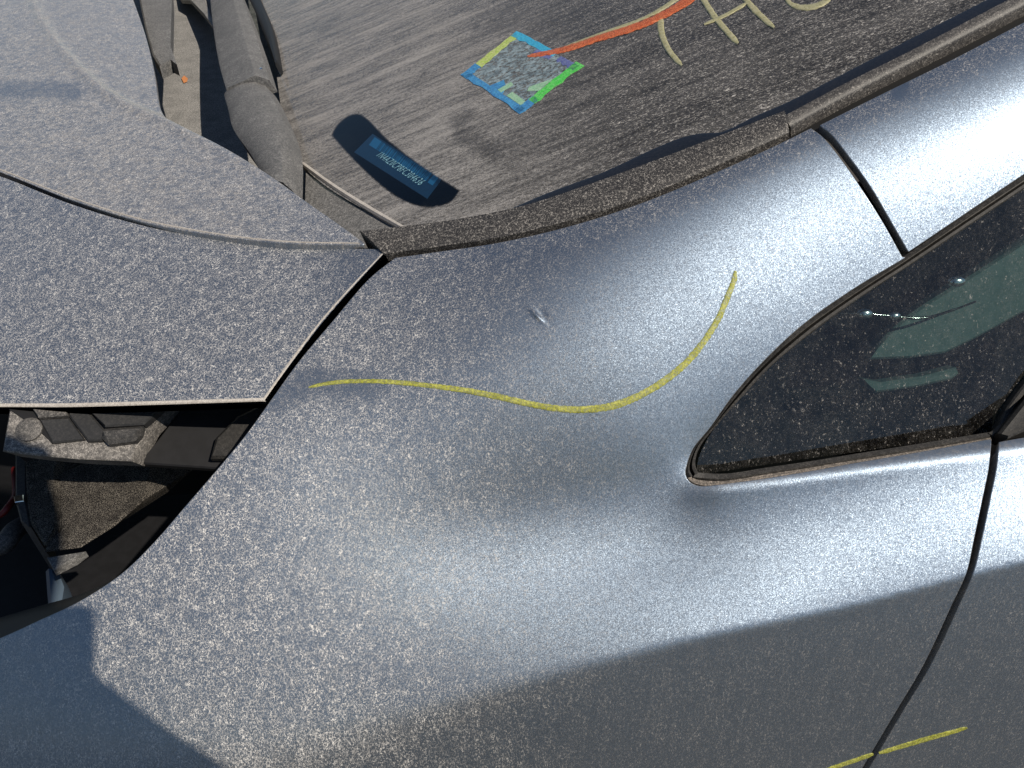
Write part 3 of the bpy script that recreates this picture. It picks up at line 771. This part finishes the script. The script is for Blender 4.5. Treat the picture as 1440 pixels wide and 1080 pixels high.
warm = strip('wiper_arm', [(300,-140),(306,-60),(312,0),(324,80),(337,140),(349,178)], [(310,-140),(328,-60),(343,-10),(372,60),(394,120),(407,160)],
      arm_s, [(0,-.03),(0,.004),(.06,.007),(.45,.010),(.70,.013),(.76,.012),(.97,-.004),(1,-.03)], M['cowl'], car, dust=.55, fleck=.5)
strip('end_cap', [(343,180),(350,202),(358,230),(388,275),(410,320)], [(384,137),(406,168),(429,215),(441,250),(444,320)],
      lift(arm_s, -.004), [(0,-.04),(0,.0),(.12,.006),(.5,.010),(.75,.006),(.93,-.008),(1,-.034)], M['cowl'], warm, dust=.5, fleck=.5)
strip('wiper_blade', [(322,-100),(342,-24),(370,40),(396,108)], [(340,-100),(362,-14),(388,50),(399,104)], lift(ws_surf, .022),
      [(0,-.02),(0,.004),(.3,.008),(.7,.008),(1,.002),(1,-.02)], M['rubber'], warm, dust=.05, fleck=.05)
def bolt(name, px, py, surf, r, h, mat, parent, k=12):
    p, n = surf(np.array([float(px)]), np.array([float(py)])); p = p[0]; n = n[0]
    a = unit(np.cross(n, [.3, .1, .9] if abs(n[2]) < .9 else [1, 0, 0])); b_ = np.cross(n, a); V = []; F = []
    for rr, hh in ((r, -h), (r, h * .6), (r * .75, h), (r * .3, h * 1.05)):
        for j in range(k):
            w = 2 * math.pi * j / k; V.append(p + rr * (a * math.cos(w) + b_ * math.sin(w)) + n * hh)
    for q in range(3):
        for j in range(k): F.append((q*k + j, q*k + (j+1) % k, (q+1)*k + (j+1) % k, (q+1)*k + j))
    F.append(tuple(range(3*k, 4*k)))
    return make(name, np.array(V), F, mat, parent, attrs={'dust': np.full(len(V), .5), 'fleck': np.full(len(V), .2)}, sharp=35)
bolt('rivet', 395, 148, lift(arm_s, .002), .004, .003, M['chrome'], warm)

# ------------------------------------------------------------------ headlamp bay
hp, _ = skin(np.array([110.]), np.array([571.])); hp = hp[0] + np.array([0, .004, -.032])
bz = plane(hp, (.1, -.42, .9))
bay = slab('bay_ledge', [(3,634),(13,576),(20,560),(246,560),(206,603),(190,632),(184,648),(110,645),(50,640)], bz, M['bay'], car, h=.012, bev=.002, dust=1.0, fleck=.0, drop=(.0,.02,-.03))
slab('bay_ledge', [(184,640),(215,600),(250,555),(390,540),(400,580),(330,650)], lift(bz, -.03), M['black'], car, h=.012, bev=.002, dust=.1, fleck=.1)  # fender shadow on the ledge, put in as a black lower plate
slab('bay_bracket', [(292,640),(300,610),(330,580),(372,560),(380,575),(330,640)], lift(bz, -.01), M['rubber'], car, h=.012, bev=.004, dust=.25, fleck=.3)
M['void'] = M['black']
slab('recess', [(13,576),(12,572),(46,571),(60,592),(75,625),(60,611),(36,592)], lift(bz, .0012), M['black'], bay, h=.004, bev=.0005, dust=0, fleck=0)
bolt('push_clip', 42, 605, lift(bz, .001), .015, .004, M['bay'], bay, 20)
slab('rib', [(46,571),(96,571),(99,588),(58,591)], lift(bz, .010), M['bay'], bay, h=.012, bev=.002, dust=.45, fleck=.0)
slab('rib', [(58,592),(99,589),(121,620),(76,625)], lift(bz, .005), M['bay'], bay, h=.008, bev=.002, dust=.08, fleck=.05)
slab('rib', [(98,571),(118,571),(150,607),(147,622),(126,623),(100,588)], lift(bz, .007), M['bay'], bay, h=.008, bev=.002, dust=.07, fleck=.05)
slab('rib', [(120,570),(241,568),(228,582),(206,602),(152,605)], lift(bz, .012), M['bay'], bay, h=.014, bev=.002, dust=.07, fleck=.08)
slab('slot_boss', [(150,607),(205,603),(202,614),(194,624),(156,629),(147,620)], lift(bz, .014), M['bay'], bay, h=.014, bev=.005, dust=.2, fleck=.05)
fz = zplane(.725)
foam = slab('foam_block', [(80,667),(100,657),(122,652),(142,648),(180,650),(214,658),(209,682),(203,700),(160,738),(112,768),(62,774),(70,757),(84,745),(82,700)], fz, M['foam'], car, h=.10, bev=.003, dust=.42, fleck=.6, drop=(.02,.1,-.05))
slab('foam_block', [(36,652),(60,644),(76,641),(85,652),(80,664),(82,742),(64,770),(44,738),(38,705)], lift(fz, .004), M['foam'], car, h=.10, bev=.003, dust=.4, fleck=.4, drop=(.02,.1,-.05))
slab('bay_bracket', [(61,776),(116,767),(100,779),(70,794)], lift(fz, -.01), M['cowl'], car, h=.012, bev=.002, dust=.5, fleck=.2)
slab('bay_wall', [(22,640),(38,650),(38,708),(44,742),(30,735),(22,705)], lift(fz, .002), M['bay'], car, h=.10, bev=.002, dust=.2, fleck=.1)
slab('metal_clip', [(22,703),(36,701),(37,710),(24,712)], lift(fz, .008), M['chrome'], car, h=.006, bev=.001)
M['red'] = simple_mat('red_wire_insulation', (.12, .006, .006), .5)
def pt(px, py, z):
    return zplane(z)(np.array([float(px)]), np.array([float(py)]))[0][0]
tube('wire', [pt(-30,735,.70), pt(0,724,.705), pt(12,712,.71), pt(22,694,.70), pt(20,660,.66)], .0045, M['red'], car)
tube('bay_hose', [pt(-40,760,.66), pt(0,768,.67), pt(22,745,.67), pt(45,735,.64), pt(60,745,.58)], .013, M['bay'], car, dust=.4)
M['plastic_blue'] = simple_mat('clear_bulb_socket', (.10, .14, .19), .3)
slab('bulb_socket', [(62,800),(78,796),(88,822),(84,846),(66,853),(64,830)], zplane(.63), M['plastic_blue'], car, h=.05, bev=.006, dust=.1, fleck=.1)
bin_ = lift(skin, -.020)
strip('fender_flange', [(400,560),(345,622),(300,675),(258,722),(212,774),(165,817),(100,858),(40,882),(-120,950)], [(340,575),(300,625),(255,680),(220,722),(180,775),(130,820),(70,850),(10,868),(-150,915)],
      lift(skin, -.022), [(0,.008),(.3,.0),(.7,-.012),(1,-.03),(1,-.034)], M['rubber'], car, dust=.06, fleck=.1)  # black material stands in for the shade over this flange
slab('bay_floor', [(-260,1000),(-260,470),(560,420),(560,700),(300,1000)], zplane(.48), M['black'], car, h=.02, dust=.1, fleck=.1)
slab('bay_wall', [(-200,520),(420,520),(420,560),(-200,590)], zplane(.72), M['black'], car, h=.2, dust=.1, fleck=.1)

# ------------------------------------------------------------------ cabin lining and reflection stand-ins behind the quarter window
cab = plane(c_ - gn * .16, gn)
slab('cabin_lining', [(840,800),(840,480),(1150,300),(1440,100),(1900,-100),(1900,800)], cab, M['dash'], car, h=.02, dust=0, fleck=0)
M['teal_reflection'] = simple_mat('pale_green_reflection', (.06, .095, .09), .5, (.08, .115, .11), 90)  # colour of the imitated reflections, solid shapes added behind the pane
cs = plane(c_ - gn * .06, gn)
slab('reflection_panel', [(1224,506),(1232,488),(1250,468),(1276,445),(1310,422),(1370,385),(1440,340),(1500,300),(1500,420),(1440,440),(1370,478),(1330,497),(1280,504)], cs, M['teal_reflection'], car, h=.02, bev=.003)
slab('reflection_panel', [(1217,534),(1240,538),(1300,529),(1346,517),(1350,526),(1340,534),(1290,545),(1232,553),(1222,546)], cs, M['teal_reflection'], car, h=.02, bev=.003)
gl = plane(c_ - gn * .03, gn)
M['glint'] = simple_mat('glint_metal', (.75, .76, .76), .22, metallic=1.0)  # for added beads that imitate the glints in the pane
def glint(px, py, r):
    import bmesh
    p = gl(np.array([float(px)]), np.array([float(py)]))[0][0]; bm = bmesh.new()
    bmesh.ops.create_uvsphere(bm, u_segments=16, v_segments=10, radius=r)
    for v in bm.verts: v.co = Vector((v.co.x * 1.6, v.co.y, v.co.z)) + Vector(p) - ROOT
    me = bpy.data.meshes.new('glint_bead'); bm.to_mesh(me); bm.free()
    for q in me.polygons: q.use_smooth = True
    link('glint_bead', me, M['glint'], car)
glint(1216, 441, .006); glint(1258, 444, .0045); glint(1345, 396, .0065)
def gp3(px, py, s=gl): return s(np.array([float(px)]), np.array([float(py)]))[0][0]
tube('glint_rail', [gp3(1180,441), gp3(1215,441), gp3(1258,445), gp3(1300,447), gp3(1340,436), gp3(1372,424)], [.001, .0016, .0018, .0016, .0012], M['gloss'], car, dust=0)  # added rail imitating the faint reflected streak through the glints

M['leaf'] = simple_mat('dry_orange_leaf', (.5, .17, .05), .8, (.62, .28, .12), 300)
lf = slab('leaf_fragment', [(255,110),(259,106),(264,110),(263,114),(258,116)], zplane(cowl_z + .004), M['leaf'], None, h=.0015, bev=.0003, dust=0, fleck=0)
lf['label'] = 'tiny orange scrap of dry leaf lying in the dusty tray by the hinge bracket'; lf['category'] = 'leaf'

# pen marks on the bodywork
lip = lift(skin, .0002)
stroke('pen_line', [(434,545),(450,541),(480,537),(520,536),(560,538),(610,543),(660,550),(700,558),(740,567),(780,574),(820,576),(860,571),(900,556),(935,535),(965,510),(990,480),(1010,448),(1024,415),(1032,394),(1034,381)],
       [4, 6, 6, 7, 7, 8, 9, 9, 9, 10, 11, 10, 10, 10, 9, 9, 8], lip, M['yellow'], fender)
stroke('pen_line', [(1150,1088),(1170,1080),(1200,1070),(1228,1060)], [5, 6, 6], lip, M['yellow'], fender)
stroke('pen_line', [(1236,1059),(1260,1052),(1300,1040),(1340,1029),(1360,1023)], [6, 6, 7, 6, 5], lip, M['yellow'], door)

# ------------------------------------------------------------------ the photographer, whose shadow falls on the nose
M['cloth'] = simple_mat('dark_jacket_cloth', (.02, .022, .03), .9, (.03, .032, .042)); M['jeans'] = simple_mat('blue_denim', (.03, .045, .08), .9)
M['skin'] = simple_mat('skin', (.42, .24, .16), .55, (.48, .28, .19)); M['hair'] = simple_mat('dark_hair', (.015, .01, .008), .6); M['shoe'] = simple_mat('black_shoe_leather', (.012, .012, .012), .5)
def skin_mesh(name, J, E, pick, mats, parent, sub=2):
    """one continuous body: joints with radii, grown by the Skin modifier"""
    me = bpy.data.meshes.new('j'); k = list(J); me.from_pydata([J[q][0] for q in k], [(k.index(a), k.index(b)) for a, b in E], [])
    o = bpy.data.objects.new('j', me); sc.collection.objects.link(o)
    o.modifiers.new('s', 'SKIN'); o.modifiers['s'].use_smooth_shade = True
    for i, q in enumerate(k):
        r = J[q][1]; v = me.skin_vertices[0].data[i]; v.radius = r if isinstance(r, tuple) else (r, r); v.use_root = (i == 0)
    o.modifiers.new('u', 'SUBSURF').levels = sub
    dg = bpy.context.evaluated_depsgraph_get(); m2 = bpy.data.meshes.new_from_object(o.evaluated_get(dg)); m2.name = name
    bpy.data.objects.remove(o); bpy.data.meshes.remove(me)
    m2.materials.clear()
    for m in mats: m2.materials.append(m)
    for p in m2.polygons: p.material_index = pick(p.center); p.use_smooth = True
    ob = bpy.data.objects.new(name, m2); sc.collection.objects.link(ob); ob.parent = parent
    return ob
def photographer():
    # world coordinates; he leans over the phone, facing the car
    ox, oy, oz = .02, .08, .05
    J = {'pelvis': ((.03,-.50,.98), (.19,.13)), 'waist': ((.03,-.47,1.12), (.18,.13)), 'chest': ((.03,-.36,1.36), (.20,.14)), 'neckbase': ((.03,-.26,1.54), (.10,.075)), 'neck': ((.03,-.18,1.62), .058),
         'jaw': ((.035,-.095,1.655), (.062,.06)), 'head': ((.035,-.08,1.74), (.078,.092)), 'crown': ((.035,-.10,1.815), (.066,.075)), 'nose': ((.035,.025,1.705), .012)}
    E = [('pelvis','waist'),('waist','chest'),('chest','neckbase'),('neckbase','neck'),('neck','jaw'),('jaw','head'),('head','crown'),('head','nose')]
    for sx, n in ((-1, 'l'), (1, 'r')):
        J.update({'sh'+n: ((.03+sx*.19,-.30,1.50), .075), 'el'+n: ((.02+sx*.235,-.24,1.235), .058),
                  'hip'+n: ((.03+sx*.10,-.50,.90), .10), 'kn'+n: ((.03+sx*.12,-.46,.49), .068), 'an'+n: ((.03+sx*.13,-.50,.09-oz), .045), 'toe'+n: ((.03+sx*.15,-.34,.035-oz), .035)})
        E += [('chest','sh'+n),('sh'+n,'el'+n),('el'+n,'wr'+n),('wr'+n,'palm'+n),('pelvis','hip'+n),('hip'+n,'kn'+n),('kn'+n,'an'+n),('an'+n,'toe'+n)]
    J = {k: ((v[0][0] + ox, v[0][1] + oy, v[0][2] + oz), v[1]) for k, v in J.items()}
    for sx, n in ((-1, 'l'), (1, 'r')):
        hx = -.016 + sx * .08
        J.update({'wr'+n: ((hx+sx*.020,-.085,1.425), .055), 'palm'+n: ((hx+.004,-.055,1.472), (.050,.026))})
        for f, (dz, ln) in enumerate(((.030,.9), (.010,1.0), (-.010,.95), (-.028,.75))):
            a = 'f%d%s' % (f, n)
            J[a+'a'] = ((hx - sx*.008, -.045, 1.490 + dz), .009); J[a+'b'] = ((hx - sx*.025*ln, -.036, 1.495 + dz), .0085); J[a+'c'] = ((hx - sx*.040*ln, -.034, 1.495 + dz), .0075)
            E += [('palm'+n, a+'a'), (a+'a', a+'b'), (a+'b', a+'c')]
        J['t'+n+'a'] = ((hx + sx*.004,-.075,1.500), .011); J['t'+n+'b'] = ((hx - sx*.025,-.066,1.520), .009); E += [('palm'+n,'t'+n+'a'),('t'+n+'a','t'+n+'b')]
    root = Vector((.03, -.45, 0))
    J = {k: (tuple(Vector(v[0]) - root), v[1]) for k, v in J.items()}
    def pick(c):
        w = Vector(c) + root
        if w.z < .075: return 3
        if w.z < .99: return 2
        if w.z > 1.64 and w.y > -.15: return 1
        if w.y > -.115 and 1.42 < w.z < 1.56 and abs(w.x) < .2: return 1
        return 0
    o = skin_mesh('person', J, E, pick, [M['cloth'], M['skin'], M['jeans'], M['shoe']], None)
    o.location = root; o['label'] = 'person in dark jacket and jeans leaning in to photograph the fender'; o['category'] = 'person'
    # hair cap and eyes
    import bmesh
    bm = bmesh.new(); bmesh.ops.create_uvsphere(bm, u_segments=20, v_segments=12, radius=1)
    for v in bm.verts:
        x, y, z = v.co; v.co = (x*.086 + .055, y*.098 - .025, max(z, -.25 - .5*(y < 0))*.088 + 1.815 + (.012 if y > .3 else 0))
    for v in bm.verts: v.co -= root
    mh = bpy.data.meshes.new('hair'); bm.to_mesh(mh); bm.free(); mh.polygons.foreach_set('use_smooth', [True] * len(mh.polygons)); link('hair', mh, M['hair'], o)
    return o
photographer()
ph_c = CAMP - FV * .007
def phone():
    w, h, t = .147, .071, .0078
    c = CAMP - FV * (.006 + t / 2) - RV * .008 - DV * .012          # lens near the right end
    V = []; F = []; n = 6; P = []
    for ax, ay in ((1, 1), (-1, 1), (-1, -1), (1, -1)):
        for q in range(n + 1):
            a0 = {(1, 1): 0, (-1, 1): 90, (-1, -1): 180, (1, -1): 270}[(ax, ay)]; a = math.radians(a0 + 90 * q / n)
            P.append((ax * (w/2 - .012) + .012 * math.cos(a), ay * (h/2 - .012) + .012 * math.sin(a)))
    m = len(P)
    for z, s_ in ((-t/2, .975), (-t/2 + .002, 1), (t/2 - .002, 1), (t/2, .975)):
        for x, y in P: V.append(c + RV * x * s_ + DV * y * s_ + FV * z)
    for a in range(3):
        for i in range(m): F.append((a*m + i, a*m + (i+1) % m, (a+1)*m + (i+1) % m, (a+1)*m + i))
    F += [tuple(range(m))[::-1], tuple(range(3*m, 4*m))]
    V = np.array(V); r0 = Vector(V.mean(0))
    me = bpy.data.meshes.new('phone'); me.from_pydata((V - np.array(r0)).tolist(), [], F); o = link('phone', me, simple_mat('phone_glass', (.02, .02, .022), .15), None)
    o.location = r0; o['label'] = 'black phone held in both hands above the fender'; o['category'] = 'phone'
phone()

# ------------------------------------------------------------------ ground
gmat = plastic_mat('yard_gravel', (.05, .043, .036), .9, .5, .3, 30)
gv = [(-40,-40,0),(40,-40,0),(40,40,0),(-40,40,0)]
me = bpy.data.meshes.new('ground'); me.from_pydata(gv, [], [(0,1,2,3)])
for k in ('dust', 'fleck'): me.attributes.new(k, 'FLOAT', 'POINT').data.foreach_set('value', [.3]*4)
grd = link('ground', me, gmat, None); grd['kind'] = 'structure'
